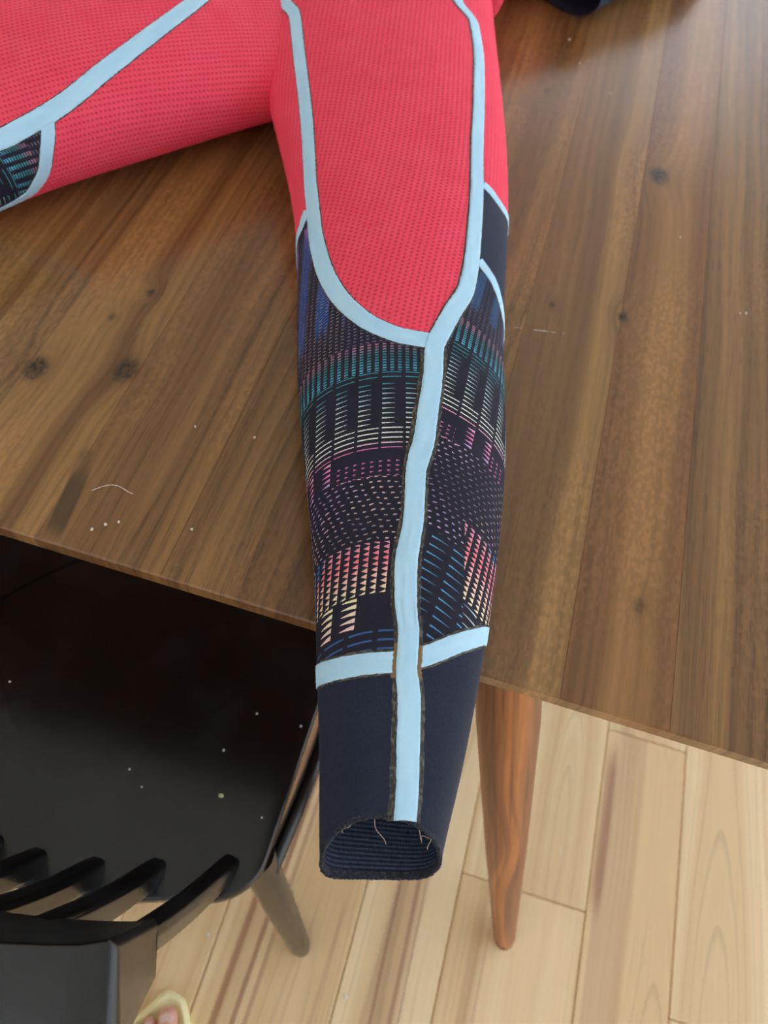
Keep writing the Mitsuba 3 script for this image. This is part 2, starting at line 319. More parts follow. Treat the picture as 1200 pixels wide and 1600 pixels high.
def wall(key, axis, at, lo, hi, hole, sign):
    """a wall of thickness .1 with one opening, built of four blocks; axis 0: plane x = at, axis 1: plane y = at"""
    a0, a1, b0, b1 = hole if hole else (0, 0, 0, 0)
    rects = [(lo, a0, 0, RZ), (a1, hi, 0, RZ), (a0, a1, 0, b0), (a0, a1, b1, RZ)] if hole else [(lo, hi, 0, RZ)]
    ms = []
    for u0, u1, z0, z1 in rects:
        if u1 - u0 < 1e-6 or z1 - z0 < 1e-6: continue
        q0, q1 = sorted((at, at + .1 * sign))
        ms.append(cbox(q0, q1, u0, u1, z0, z1) if axis == 0 else cbox(u0, u1, q0, q1, z0, z1))
    add(key, trimesh.util.concatenate(ms), 'wall_paint', kind='structure')
def window(n, axis, at, hole, sign, mull):
    a0, a1, b0, b1 = hole; bars = []
    c = at + .05 * sign
    def bar(u0, u1, z0, z1, d=.03): return cbox(c - d, c + d, u0, u1, z0, z1, .004) if axis == 0 else cbox(u0, u1, c - d, c + d, z0, z1, .004)
    bars = [bar(a0, a0 + .05, b0, b1), bar(a1 - .05, a1, b0, b1), bar(a0, a1, b0, b0 + .05), bar(a0, a1, b1 - .05, b1)]
    bars += [bar(a0 + (a1 - a0) * k / mull - .03, a0 + (a1 - a0) * k / mull + .03, b0, b1) for k in range(1, mull)]
    key = f'window_{n}'
    add(key, trimesh.util.concatenate(bars), 'white_frame', kind='structure')
    for k in range(mull):
        u0, u1 = a0 + (a1 - a0) * k / mull + .03, a0 + (a1 - a0) * (k + 1) / mull - .03
        q = [(c, u0, b0 + .03), (c, u1, b0 + .03), (c, u1, b1 - .03), (c, u0, b1 - .03)] if axis == 0 else [(u0, c, b0 + .03), (u1, c, b0 + .03), (u1, c, b1 - .03), (u0, c, b1 - .03)]
        add(numbered(key + '__pane'), (np.array(q), np.array([[0, 1, 2], [0, 2, 3]])), 'pane_glass')
W1 = (-1.0, 2.9, 0.06, 2.25)
wall('wall_right', 0, RX1, RY0, RY1, W1, 1); window(1, 0, RX1, W1, 1, 2)
W2 = (-0.5, 1.5, 0.85, 2.1)
wall('wall_back', 1, RY1, RX0, RX1, W2, 1); window(2, 1, RY1, W2, 1, 3)
wall('wall_left', 0, RX0, RY0, RY1, None, -1)
W3 = (-1.3, 0.0, 1.3, 2.36)
wall('wall_front', 1, RY0, RX0, RX1, W3, -1); window(3, 1, RY0, W3, -1, 2)
add('ceiling', cbox(RX0 - .1, RX1 + .1, RY0 - .1, RY1 + .1, RZ, RZ + .1), 'ceiling_paint', kind='structure')

# ------------------------------------------------------------------ table
thing('dining_table', 'walnut dining table of glued boards with splayed round legs', 'table')
TZ, TY0, TY1 = 0.72, 0.231, 1.98
for i, (x0, x1) in enumerate(zip(TABLE_SEAMS[:-1], TABLE_SEAMS[1:])):
    e = .0001
    xs0 = x0 if i == 0 else x0 + e / 2; xs1 = x1 if i == len(TABLE_SEAMS) - 2 else x1 - e / 2
    # section along y: bevelled underneath, softened at the top edge
    poly = [(TY0 + .0014, TZ), (TY0, TZ - .0014), (TY0 + .0015, TZ - .016), (TY0 + .030, TZ - .026), (TY1 - .030, TZ - .026), (TY1, TZ - .016), (TY1, TZ - .0014), (TY1 - .0014, TZ)]
    xa = [(xs0, .0002), (xs0 + .0002, 0), (xs1 - .0002, 0), (xs1, .0002)]
    rings = []
    for xx, dz in xa:
        rings.append(np.array([(xx, y, z - (dz if z > TZ - .001 else 0)) for y, z in poly]))
    m = loft(rings); v = np.array(m.vertices); f = np.array(m.faces)
    v3 = v[f].reshape(-1, 3); f3 = np.arange(len(v3)).reshape(-1, 3)
    uv = np.stack([v3[:, 0] + 5 + 10 * (i + 1) , v3[:, 1] + (TZ - v3[:, 2]) * .6], 1)
    add(numbered('dining_table__board'), (v3, f3), 'walnut', uv=uv)
def leg_mesh(top, foot, r0, r1, n=40):
    s = np.linspace(0, 1, 40); top, foot = np.array(top), np.array(foot)
    rad = np.interp(s, [0, .12, .5, .93, .985, 1], [r0 * .93, r0, (r0 + r1) / 2 * 1.06, r1, r1 * .93, r1 * .82])
    P = top + s[:, None] * (foot - top); a = np.arange(n + 1) * 2 * np.pi / n
    V = np.concatenate([np.stack([p[0] + r * np.cos(a), p[1] + r * np.sin(a), 0 * a + p[2]], 1) for p, r in zip(P, rad)])
    U = np.concatenate([np.stack([a * .026, 0 * a + q], 1) for q in s * .75])
    N = n + 1; F = []
    for i in range(len(s) - 1):
        j = np.arange(n); F += [np.stack([i * N + j, (i + 1) * N + j, (i + 1) * N + j + 1], 1), np.stack([i * N + j, (i + 1) * N + j + 1, i * N + j + 1], 1)]
    j = np.arange(1, n - 1); b = (len(s) - 1) * N
    F.append(np.stack([0 * j + b, b + j, b + j + 1], 1)[:, ::-1])
    return (V, np.vstack(F)), U
tx = (TABLE_SEAMS[0] + TABLE_SEAMS[-1]) / 2; ty = (TY0 + TY1) / 2
for sx in (1, -1):
    for sy in (-1, 1):
        top = (0.086, 0.262, TZ - .024); foot = (0.268, 0.178, 0.0)
        f = lambda p: (p[0] if sx > 0 else 2 * tx - p[0], p[1] if sy < 0 else 2 * ty - p[1], p[2])
        m, U = leg_mesh(f(top), f(foot), .0275, .0165)
        add(numbered('dining_table__leg'), m, 'leg_wood', smooth=True, uv=U)

# ------------------------------------------------------------------ chair
thing('dining_chair', 'black painted wooden spindle-back chair pushed under the table edge', 'chair')
SX = -0.275; SZ = 0.43
def chair_seat():
    out = []
    hw = .221
    for k in range(13):                                   # rear right corner then the curved rear edge
        a = math.radians(90 * k / 12); out.append((hw - .062 + .062 * math.cos(a), .118 - .052 * math.sin(a)))
    for x in np.linspace(.14, -.14, 15): out.append((x, .033 + .033 * (x / .159) ** 2))
    R = [(-x, y) for x, y in out[:13]][::-1]
    out += R
    for k in range(9):
        a = math.radians(90 * k / 8); out.append((-(hw - .05) - .05 * math.cos(a), .44 + .05 * math.sin(a)))
    for k in range(9):
        a = math.radians(90 * k / 8); out.append((hw - .05 + .05 * math.sin(a), .44 + .05 * math.cos(a)))
    return sg.Polygon(out)
sp = chair_seat()
rings = []
def ring_of(poly, z, n=220):
    b = poly.exterior; q = np.array([b.interpolate(d, normalized=True).coords[0] for d in np.linspace(0, 1, n, endpoint=False)])
    return np.column_stack([q[:, 0] + SX, q[:, 1], np.full(n, z)])
for off, z in ((-.012, SZ - .019), (-.004, SZ - .019), (-.0012, SZ - .017), (0, SZ - .013), (0, SZ - .005), (-.001, SZ - .0018), (-.0035, SZ), (-.02, SZ - .0001), (-.05, SZ - .0012), (-.09, SZ - .0024), (-.14, SZ - .003)):
    rings.append(ring_of(sp.buffer(off), z))
add('dining_chair__seat', loft(rings[::1]), 'black_paint', smooth=35)
def rail_y(x): return 00.010 - .030 * (1 - ((x - SX) / .187) ** 2)
# the top rail: a thick block bowed in plan, leaning back, its upper edge softened at the back
rr_ = []
for x in np.linspace(-.189, .189, 41):
    X = SX + x; y0 = rail_y(X); s = 2 * .030 * x / .187 ** 2; nn = np.array([-s, 1.0]); nn /= np.linalg.norm(nn)
    zt, zb = .785, .632; lean = .024
    prof = [(0, zt - .002), (-.0015, zt), (-.044, zt - .011), (-.049, zt - .014), (-.051, zt - .020), (-.008, zb + .003), (-.006, zb), (lean - .002, zb), (lean, zb + .002)]
    rr_.append(np.array([(X + nn[0] * d, y0 + nn[1] * d, z) for d, z in prof]))
# small rounding of the two ends
for e, sgn in ((rr_[0], 1), (rr_[-1], -1)):
    pass
def shrink(r, dx, d):
    c = (r.min(0) + r.max(0)) / 2; h = (r.max(0) - r.min(0)) / 2; q = r.copy()
    q[:, 1] = c[1] + (r[:, 1] - c[1]) * (1 - d / h[1]); q[:, 2] = c[2] + (r[:, 2] - c[2]) * (1 - d / h[2]); q[:, 0] += dx; return q
rad_ = .0085; ar = [math.radians(a) for a in (15, 30, 45, 60, 75, 90)]
right_end = [shrink(rr_[-1], rad_ * (math.sin(a) - 1), rad_ * (1 - math.cos(a))) for a in ar]
left_end = [shrink(rr_[0], -rad_ * (math.sin(a) - 1), rad_ * (1 - math.cos(a))) for a in ar][::-1]
rr_ = left_end + rr_[2:-2] + right_end
add('dining_chair__top_rail', loft(rr_), 'black_paint', smooth=32)
base = [(-.086, .106), (-.148, .084), (-.201, .069), (-.254, .061)]
tops = [(-.107, .012), (-.163, .003), (-.209, -.004), (-.254, -.006)]
for k in range(8):
    b, t_ = (base[k], tops[k]) if k < 4 else ((2 * SX - base[7 - k][0], base[7 - k][1]), (2 * SX - tops[7 - k][0], tops[7 - k][1]))
    p0 = np.array([b[0], b[1], SZ - .012]); p1 = np.array([t_[0], t_[1] - .002, .650])
    s = np.linspace(0, 1, 14); bow = np.sin(s * np.pi) * .006
    P = p0 + s[:, None] * (p1 - p0); P[:, 1] -= bow
    sec = rounded_section(.0095, .0125, .006)
    rad = np.interp(s, [0, .06, .2, .8, 1], [.86, .95, 1.0, 1.0, .95])
    add(numbered('dining_chair__spindle'), tube(P, rad, section=sec), 'black_paint', smooth=40)
LEGS = [((-.068, .122), (-.001, .090)), ((2 * SX + .068, .122), (2 * SX + .001, .090)), ((-.075, .415), (-.01, .47)), ((2 * SX + .075, .415), (2 * SX + .01, .47))]
for (a, b) in LEGS:
    s = np.linspace(0, 1, 16)
    P = np.array([a[0], a[1], SZ - .018]) + s[:, None] * np.array([b[0] - a[0], b[1] - a[1], -(SZ - .018)])
    rad = np.interp(s, [0, .4, .95, .985, 1], [.0185, .018, .0145, .0138, .012])
    add(numbered('dining_chair__leg'), tube(P, rad, 28), 'black_paint', smooth=40)
for sx in (1, -1):
    P = []
    for s in np.linspace(0, 1, 24):
        y = .118 + s * .30; x = -.0515 + .009 * math.sin(s * math.pi); z = .378
        P.append((x if sx > 0 else 2 * SX - x, y, z))
    add(numbered('dining_chair__side_rail'), tube(P, 1.0, section=None, n=24) if False else tube(P, .0088, 24), 'black_paint', smooth=True)
for yy in (.112, .418):
    P = [(SX + x, yy, .372) for x in np.linspace(-.222, .222, 12)]
    add(numbered('dining_chair__cross_rail'), tube(P, 1.0, section=rounded_section(.0065, .012, .005)), 'black_paint', smooth=40)

# ------------------------------------------------------------------ wetsuit
thing('wetsuit', 'inside-out wetsuit with red knit lining and pale blue seam tape lying on the table', 'wetsuit')
def make_leg(st, lip=0.0, skew=0.0, spline=CubicSpline):
    """the leg as a surface S(t, phi): t runs from the hip to the cuff, phi = 0 at the side to the left of travel, pi/2 on top"""
    st = np.asarray(st, float)
    d = np.r_[0, np.cumsum(np.linalg.norm(np.diff(st[:, :3], axis=0), axis=1))]
    L = d[-1]; f = spline(d / L, st, axis=0); g = f.derivative()
    def S(t, ph, inset=0.0):
        t = np.asarray(t, float); ph = np.asarray(ph, float)
        t = t - (lip * (.5 + .5 * np.sin(ph)) ** 2.1 + skew * np.cos(ph)) / L * np.clip((t - .72) / .28, 0, 1) ** 2
        q = f(t); dq = g(t)
        Tn = dq[..., :3] / np.linalg.norm(dq[..., :3], axis=-1, keepdims=True)
        e = np.stack([-Tn[..., 1], Tn[..., 0], 0 * Tn[..., 0]], -1); e /= np.linalg.norm(e, axis=-1, keepdims=True)
        u = np.cross(e, Tn); u *= np.sign(u[..., 2:3])
        c, s = np.cos(ph), np.sin(ph); n = np.where(s > 0, 2.15, 2.6)
        a = np.sign(c) * np.abs(c) ** (2 / n) * (q[..., 3] - inset); b = np.sign(s) * np.abs(s) ** (2 / n) * (q[..., 4] - inset)
        w = np.sin(t * 37 + np.cos(ph) * 3) * np.sin(ph * 2 + t * 11) * .0007 * np.clip((s + .3), 0, 1)   # soft waviness of the neoprene
        b = b + w
        return q[..., :3] + a[..., None] * e + b[..., None] * u
    return S, L
def grid_leg(S, L, nt, nphi, t0=0.0, t1=1.0):
    t = np.linspace(t0, t1, nt); ph = np.linspace(-np.pi / 2, 1.5 * np.pi, nphi + 1)
    P = S(t[:, None], ph[None, :])
    arc = np.concatenate([np.zeros((nt, 1)), np.cumsum(np.linalg.norm(np.diff(P, axis=1), axis=2), axis=1)], 1)
    top = nphi // 2                                            # phi = pi/2
    u = arc[:, top:top + 1] - arc                              # positive towards phi = 0
    TT, PP = np.meshgrid(t, ph, indexing='ij')
    i, j = np.meshgrid(np.arange(nt - 1), np.arange(nphi), indexing='ij'); N = nphi + 1
    a = i * N + j
    F = np.stack([a, a + N, a + N + 1, a + 1], -1).reshape(-1, 4)
    n = np.cross(np.gradient(P, axis=1), np.gradient(P, axis=0)); c = P.mean(1, keepdims=True)
    if ((P - c) * n).sum() < 0: pass
    return P.reshape(-1, 3), F, u.reshape(-1), TT.reshape(-1), PP.reshape(-1)
def face_mid(F, q): return q[F].mean(1)
def submesh(V, F, uv):
    used, inv = np.unique(F, return_inverse=True); F = inv.reshape(F.shape)
    F = np.vstack([F[:, [0, 1, 2]], F[:, [0, 2, 3]]])
    return (V[used], F), uv[used]
def surface_frame(S, t, ph, h=1e-4):
    P = S(t, ph); dt = (S(t + h, ph) - S(t - h, ph)) / (2 * h); dp = (S(t, ph + .03) - S(t, ph - .03)) / .06
    n = np.cross(dp, dt); n /= np.linalg.norm(n, axis=-1, keepdims=True)
    return P, dt, dp, n
def ribbon(S, centre, curve, width, lift, wob=0.0, step=.0022, seed=0, edge=(1.0, 1.0)):
    """a strip laid on the surface along curve [(t, phi)...]; edge: left and right reach as a share of the half width"""
    c = np.asarray(curve, float)
    P = S(c[:, 0], c[:, 1]); d = np.r_[0, np.cumsum(np.linalg.norm(np.diff(P, axis=0), axis=1))]
    n = max(8, int(d[-1] / step)); s = np.linspace(0, d[-1], n)
    cv = PC(d, c)(s); P, dt, dp, nn = surface_frame(S, cv[:, 0], cv[:, 1])
    if ((P - centre(cv[:, 0])) * nn).sum() < 0: nn = -nn
    tg = np.gradient(P, axis=0); tg /= np.linalg.norm(tg, axis=1)[:, None]
    sd = np.cross(nn, tg); sd /= np.linalg.norm(sd, axis=1)[:, None]
    wd = np.broadcast_to(np.interp(s / d[-1], *width) if isinstance(width, tuple) else width, (n,))
    rg = np.random.default_rng(seed); K = np.array([-1, -.96, -.7, -.35, 0, .35, .7, .96, 1.0])
    jl = rg.uniform(-1.6, 1.6, n) * wob; jr = rg.uniform(-1.6, 1.6, n) * wob
    rows, uvs = [], []
    A = np.stack([(dt * dt).sum(1), (dt * dp).sum(1), (dp * dp).sum(1)], 1); det = A[:, 0] * A[:, 2] - A[:, 1] ** 2
    for k in K:
        off = .5 * wd * k * (edge[0] if k < 0 else edge[1]) + (jl if k < 0 else jr) * abs(k)
        b0, b1 = (sd * dt).sum(1) * off, (sd * dp).sum(1) * off
        q = S(cv[:, 0] + (A[:, 2] * b0 - A[:, 1] * b1) / det, cv[:, 1] + (A[:, 0] * b1 - A[:, 1] * b0) / det)
        z = lift * (.15 if abs(k) == 1 else 1.0)
        rows.append(q + nn * z); uvs.append(np.stack([off + .05, s], 1))
    V = np.stack(rows, 1).reshape(-1, 3); U = np.stack(uvs, 1).reshape(-1, 2); m = len(K)
    i, j = np.meshgrid(np.arange(n - 1), np.arange(m - 1), indexing='ij'); a = (i * m + j).ravel()
    F = np.stack([a, a + m, a + m + 1, a + 1], 1)
    v1 = V[F[0, 1]] - V[F[0, 0]]; v2 = V[F[0, 3]] - V[F[0, 0]]
    if np.dot(np.cross(v1, v2), nn[0]) < 0: F = F[:, ::-1]
    return (V, F), U
RST = [[-0.27206, 1.11319, 0.7905, 0.14945, 0.068], [-0.22884, 0.95953, 0.78631, 0.13745, 0.06381], [-0.18136, 0.82845, 0.78249, 0.12592, 0.05999], [-0.13802, 0.7176, 0.77938, 0.11187, 0.05688], [-0.1038, 0.62059, 0.77631, 0.09877, 0.05381], [-0.07996, 0.53406, 0.77286, 0.08918, 0.05036], [-0.05795, 0.45085, 0.76953, 0.08313, 0.04703], [-0.03568, 0.37864, 0.76664, 0.07744, 0.04414], [-0.01726, 0.31406, 0.76406, 0.06911, 0.04156], [-0.00288, 0.25589, 0.7613, 0.06054, 0.0388], [0.00733, 0.20917, 0.75426, 0.05396, 0.03646], [0.01417, 0.17934, 0.74363, 0.04965, 0.03471], [0.02094, 0.14673, 0.73167, 0.04484, 0.03268], [0.02658, 0.11398, 0.72417, 0.03971, 0.03041], [0.03273, 0.08483, 0.71937, 0.03527, 0.0275]]
LST = [[-0.16219, 1.13998, 0.764, 0.1, 0.04], [-0.24626, 1.01527, 0.767, 0.125, 0.043], [-0.32415, 0.89844, 0.773, 0.145, 0.049], [-0.38968, 0.79732, 0.781, 0.138, 0.057], [-0.4491, 0.70413, 0.78567, 0.13, 0.06067], [-0.50271, 0.61909, 0.783, 0.12, 0.058], [-0.55046, 0.52975, 0.776, 0.105, 0.054], [-0.59674, 0.4402, 0.77012, 0.085, 0.04813], [-0.63633, 0.35937, 0.76075, 0.06, 0.03875], [-0.66264, 0.2945, 0.757, 0.05, 0.035], [-0.68125, 0.23746, 0.75394, 0.043, 0.03194], [-0.69097, 0.19866, 0.75088, 0.036, 0.02888]]
T1 = [[0.0, 0.95], [0.12, 0.97]] + [[0.2336, 0.9588], [0.2597, 0.7867], [0.299, 0.7646], [0.3769, 0.8372], [0.4647, 0.929], [0.5104, 0.9392], [0.5691, 0.9599], [0.6068, 1.0214], [0.6333, 1.1694], [0.6553, 1.2915], [0.6693, 1.3614], [0.6955, 1.3927], [0.7255, 1.4486], [0.7475, 1.4835], [0.772, 1.5526], [0.8076, 1.5708], [0.8397, 1.6232], [0.8617, 1.6057], [0.8818, 1.5533], [0.8958, 1.5533], [0.9138, 1.501], [0.9459, 1.4486], [0.9774, 1.3798], [0.9982, 1.3442]]
T2 = [[0.0, 2.35], [0.12, 2.42]] + [[0.2358, 2.4435], [0.267, 2.3587], [0.3224, 2.3934], [0.3964, 2.4629], [0.4637, 2.5522], [0.4964, 2.5876], [0.5451, 2.5656], [0.5847, 2.4554], [0.615, 2.2864], [0.6387, 2.078], [0.6553, 1.85], [0.6639, 1.604], [0.6655, 1.4105]]
T2b = [[0.5215, 2.6816], [0.5267, 2.7616], [0.5333, 2.8651], [0.5345, 2.9808]] + [[0.545, 3.3], [0.555, 3.9], [0.56, 4.71]]
T3 = [[0.4907, 0.8479], [0.4929, 0.7398], [0.4964, 0.6339], [0.4985, 0.4792], [0.4973, 0.2364]] + [[0.505, -0.2], [0.52, -0.8], [0.53, -1.57]]
T4 = [[0.5731, 0.8727], [0.5786, 0.7546], [0.5832, 0.6458], [0.5937, 0.4828], [0.6049, 0.3122]] + [[0.620, 0.0], [0.640, -0.6], [0.650, -1.57]]
T5 = [[.889, 4.71], [.892, 4.0], [.8945, 3.4], [.8955, 2.95], [.8962, 2.3], [.8955, 1.75], [.8915, 1.42], [.8862, 1.21], [.8805, 1.01], [.8740, .75], [.8660, .36], [.862, 0.0], [.866, -.6], [.878, -1.2], [.889, -1.57]]
S, L = make_leg(RST, .034, .0010)
rst = np.array(RST); rd = np.r_[0, np.cumsum(np.linalg.norm(np.diff(rst[:, :3], axis=0), axis=1))]; rcen = PC(rd / rd[-1], rst[:, :3])
V, F, U, TT, PP = grid_leg(S, L, 460, 240, t0=.06)
t, ph = face_mid(F, TT), face_mid(F, PP)
t1, t2 = np.array(T1), np.array(T2)
poly = sg.Polygon(np.vstack([t2, t1[t1[:, 0] < .664][::-1]]))
front = shapely.contains_xy(poly, t, ph)
phi1 = np.interp(t, t1[:, 0], t1[:, 1])
def along(curve):
    c = np.array(curve); c = c[np.argsort(c[:, 1])]; return np.interp(ph, c[:, 1], c[:, 0])
cuff = (t > along(T5)) & ~front
right = (ph < phi1) & ~front & ~cuff; left = ~front & ~cuff & ~right
pieces = [('front_panel', front, 'red_knit', 'red waffle-knit lining over the shin and thigh'),
          ('inner_panel', left & (t < along(T2b)), 'red_knit', None), ('outer_panel', right & (t < along(T3)), 'red_knit', None),
          ('side_panel', right & (t >= along(T3)) & (t < along(T4)), 'navy_fabric', 'plain navy panel between two short tapes'),
          ('printed_panel', left & (t >= along(T2b)), 'printed_fabric', 'black panel printed with dashes in teal, pink and white'),
          ('printed_panel', right & (t >= along(T4)), 'printed_fabric', 'black panel printed with slanting dashes in blue and white'),
          ('cuff_panel', cuff & (ph >= phi1), 'navy_fabric', 'plain dark navy cuff'), ('cuff_panel', cuff & (ph < phi1), 'navy_fabric', 'plain dark navy cuff')]
W = (0.895 - TT) * L
for name, mask, mat, lab in pieces:
    if mask.sum() == 0: continue
    uv = np.stack([U, W], 1) if mat == 'printed_fabric' else np.stack([U, TT * L], 1)
    m, uv = submesh(V, F[mask], uv)
    add(numbered('wetsuit__' + name), m, mat, smooth=True, uv=uv, label=lab)
# cuff: ribbed lining inside, fuzzy cut lip
ti = np.linspace(.80, 1, 70); phg = np.linspace(-np.pi / 2, 1.5 * np.pi, 241)
Pi = S(ti[:, None], phg[None, :], .0021)
ui = np.concatenate([np.zeros((70, 1)), np.cumsum(np.linalg.norm(np.diff(Pi, axis=1), axis=2), axis=1)], 1)
i, j = np.meshgrid(np.arange(69), np.arange(240), indexing='ij'); a = (i * 241 + j).ravel()
add(numbered('wetsuit__cuff_lining'), (Pi.reshape(-1, 3), np.stack([a, a + 1, a + 242, a + 241], 1)), 'rib_lining', smooth=True,
    uv=np.stack([ui.ravel(), np.repeat(ti * L, 241)], 1), label='dark ribbed lining seen in the open cuff')
lipr = []
rg = np.random.default_rng(3); phl = np.linspace(-np.pi / 2, 1.5 * np.pi, 420, endpoint=False)
end_dir = (rcen(1.0) - rcen(.97)); end_dir /= np.linalg.norm(end_dir)
for ins, out in ((-.0003, -.003), (-.0003, 0.0), (.0005, .0006), (.0012, .0008), (.0019, .0005), (.0023, -.001), (.0022, -.004)):
    q = S(np.full(420, 1.0), phl, ins) + end_dir * out
    amp = .00022 if out > -.002 else 0
    q = q + rg.normal(0, 1, (420, 3)) * amp + amp * 1.2 * np.sin(np.arange(420) * np.pi / 1.5)[:, None] * end_dir
    lipr.append(q)
add(numbered('wetsuit__cuff_lip'), loft(lipr, cap=False), 'lip_fabric', smooth=60, label='frayed cut edge of the cuff')
# tapes, with a dark glue margin under each
def seam(leg, centre, curve, width, margin, seed, lift=.0010, medge=(1, 1)):
    m, u = ribbon(leg, centre, curve, width, lift, .00012, seed=seed)
    add(numbered('wetsuit__seam_tape'), m, 'seam_tape', smooth=50, uv=u)
    wide = (width[0], [w + 2 * margin for w in width[1]]) if isinstance(width, tuple) else width + 2 * margin
    m, u = ribbon(leg, centre, curve, wide, lift * .45, .00018, seed=seed + 50, edge=medge)
    add(numbered('wetsuit__seam_glue'), m, 'seam_glue', smooth=50, uv=u)
T1r = T1[:-1] + [[0.9995, T1[-1][1]]]
T1a = [p for p in T1r if p[0] > .06]
seam(S, rcen, T1a, ([0, .4, .62, .72, .85, 1], [.0125, .0125, .0145, .0150, .0145, .0138]), .0011, 1, .0016)
T2a = [[0.06, 2.38]] + T2[1:]
seam(S, rcen, T2a, ([0, .5, .75, 1], [.0115, .0122, .0142, .0145]), .0008, 2)
seam(S, rcen, T2b, .0105, .0006, 3, .0008); seam(S, rcen, T3, .0095, .0006, 4, .0008); seam(S, rcen, T4, .0100, .0006, 5, .0008)
seam(S, rcen, T5, ([0, .3, .5, .8, 1], [.0135, .0138, .0126, .0118, .0118]), .0013, 6, .0009)
# wider glue margin beside the tape over the print and the cuff
low = [p for p in T1r if p[0] > .66]
m, u = ribbon(S, rcen, low, .0215, .0003, .0003, seed=61, edge=(.92, .92))
add(numbered('wetsuit__seam_glue'), m, 'seam_glue', smooth=50, uv=u)
# glue spots at the crossings
for k, (tt, pp, wd, ln) in enumerate(((.8945, 1.545, .020, .010), (.6655, 1.42, .012, .006))):
    m, u = ribbon(S, rcen, [[tt - ln / L, pp], [tt, pp], [tt + ln / L, pp]], wd, .00095, .0004, step=.001, seed=70 + k)
    add(numbered('wetsuit__glue_spot'), m, 'glue_spot', smooth=50, uv=u, label='brown patch of glue where two tapes cross')
# loose threads at the lip
for k, (p0, dv, ln) in enumerate(((1.75, (.6, -.75, -.5), .017), (1.95, (-.9, -.3, -.4), .014), (1.3, (.8, -.5, -.3), .013), (.9, (.5, -.8, -.2), .008), (2.15, (-.2, -.8, -.6), .007), (.8, (-.6, -.7, .2), .006))):
    q = S(np.array(1.0), np.array(p0), .002); dv = np.array(dv) / np.linalg.norm(dv); s = np.linspace(0, 1, 14)
    w = np.cross(dv, [0, 0, 1.0]); P = q + s[:, None] * dv * ln + (np.sin(s * 5 + k) - math.sin(k))[:, None] * w * .0018
    add(numbered('wetsuit__loose_thread'), tube(P, .00022, 6), 'thread', smooth=True)

# the other leg
S2, L2 = make_leg(LST)
lst = np.array(LST); ld = np.r_[0, np.cumsum(np.linalg.norm(np.diff(lst[:, :3], axis=0), axis=1))]; lcen = PC(ld / ld[-1], lst[:, :3])
V, F, U, TT, PP = grid_leg(S2, L2, 300, 200, t0=.12)
t, ph = face_mid(F, TT), face_mid(F, PP)
T6 = [[0.12, 2.35], [0.22, 2.1], [0.32, 1.62]] + [[0.3888, 1.2741], [0.4429, 1.0472], [0.505, 0.7854], [0.5631, 0.576], [0.5912, 0.5236], [0.6152, 0.4887]] + [[.66, .55], [.72, .95], [.74, 1.5], [.73, 2.2]]
T7 = [[0.5731, 0.4887], [0.5772, 0.3906], [0.5852, 0.2094], [0.5932, 0.0], [0.6035, -0.1585], [0.613, -0.3178], [0.6245, -0.418], [0.6381, -0.5051]] + [[.65, -.8], [.655, -1.1], [.655, -1.57]]
T8 = [[.655, 4.71], [.655, 3.8], [.65, 3.0], [.66, 2.5], [.70, 2.3]]
t6 = np.array(T6); c7 = np.array(T7)
fpoly = sg.Polygon(np.vstack([t6, [[.6, 2.75], [.12, 2.75]]]))
front = shapely.contains_xy(fpoly, t, ph)
cuff = t > .9
low7 = np.interp(ph, c7[::-1, 1], c7[::-1, 0])
prn = ~front & ~cuff & (t > np.where(ph < .7, low7, .655))
red = ~front & ~prn & ~cuff
for name, mask, mat, lab in (('front_panel', front, 'red_knit', None), ('inner_panel', red, 'red_knit', None), ('printed_panel', prn, 'printed_fabric', 'printed panel of the other leg with teal dots'), ('cuff_panel', cuff, 'navy_fabric', None)):
    uv = np.stack([-.045 - (PP - .3) * .05, .262 - (TT - .58) * L2], 1) if mat == 'printed_fabric' else np.stack([U * 1.0, TT * L2], 1)
    m, uv = submesh(V, F[mask], uv); add(numbered('wetsuit__' + name), m, mat, smooth=True, uv=uv, label=lab)
seam(S2, lcen, T6, .0160, .0007, 11, .0012); seam(S2, lcen, T7, .0112, .0006, 12, .0009); seam(S2, lcen, T8, .0112, .0006, 13, .0009)
Pi = S2(np.linspace(.85, 1, 20)[:, None], phg[None, :], .0032); i, j = np.meshgrid(np.arange(19), np.arange(240), indexing='ij'); a = (i * 241 + j).ravel()
add(numbered('wetsuit__cuff_lining'), (Pi.reshape(-1, 3), np.stack([a, a + 1, a + 242, a + 241], 1)), 'rib_lining', smooth=True, uv=np.stack([np.tile(phg * .04, 20), np.repeat(np.linspace(0, .15, 20), 241)], 1))
q0, q1 = S2(np.full(240, 1.0), phg[:240]), S2(np.full(240, 1.0), phg[:240], .0032)
add(numbered('wetsuit__cuff_lip'), loft([q0, q1], cap=False), 'lip_fabric', smooth=60)
# hips and body, beyond the top of the picture
BST = [(-.215, 1.02, .784, .06, .050), (-.215, 1.05, .788, .125, .064), (-.238, 1.10, .790, .132, .0675), (-.245, 1.19, .790, .150, .068), (-.155, 1.34, .788, .190, .066), (-.07, 1.50, .786, .205, .064), (-.03, 1.66, .784, .19, .062), (-.01, 1.76, .780, .12, .055), (-.005, 1.79, .776, .06, .045)]
S3, L3 = make_leg(BST, spline=PC)
V, F, U, TT, PP = grid_leg(S3, L3, 150, 160)
m, uv = submesh(V, F, np.stack([U, TT * L3], 1)); add('wetsuit__body_panel', m, 'red_knit', smooth=True, uv=uv)
AST = [(.11, 1.62, .770, .075, .048), (.115, 1.50, .768, .066, .046), (.07, 1.36, .765, .058, .043), (.02, 1.28, .760, .05, .038), (-.02, 1.196, .758, .047, .036)]
S4, L4 = make_leg(AST, spline=PC); V, F, U, TT, PP = grid_leg(S4, L4, 60, 100)
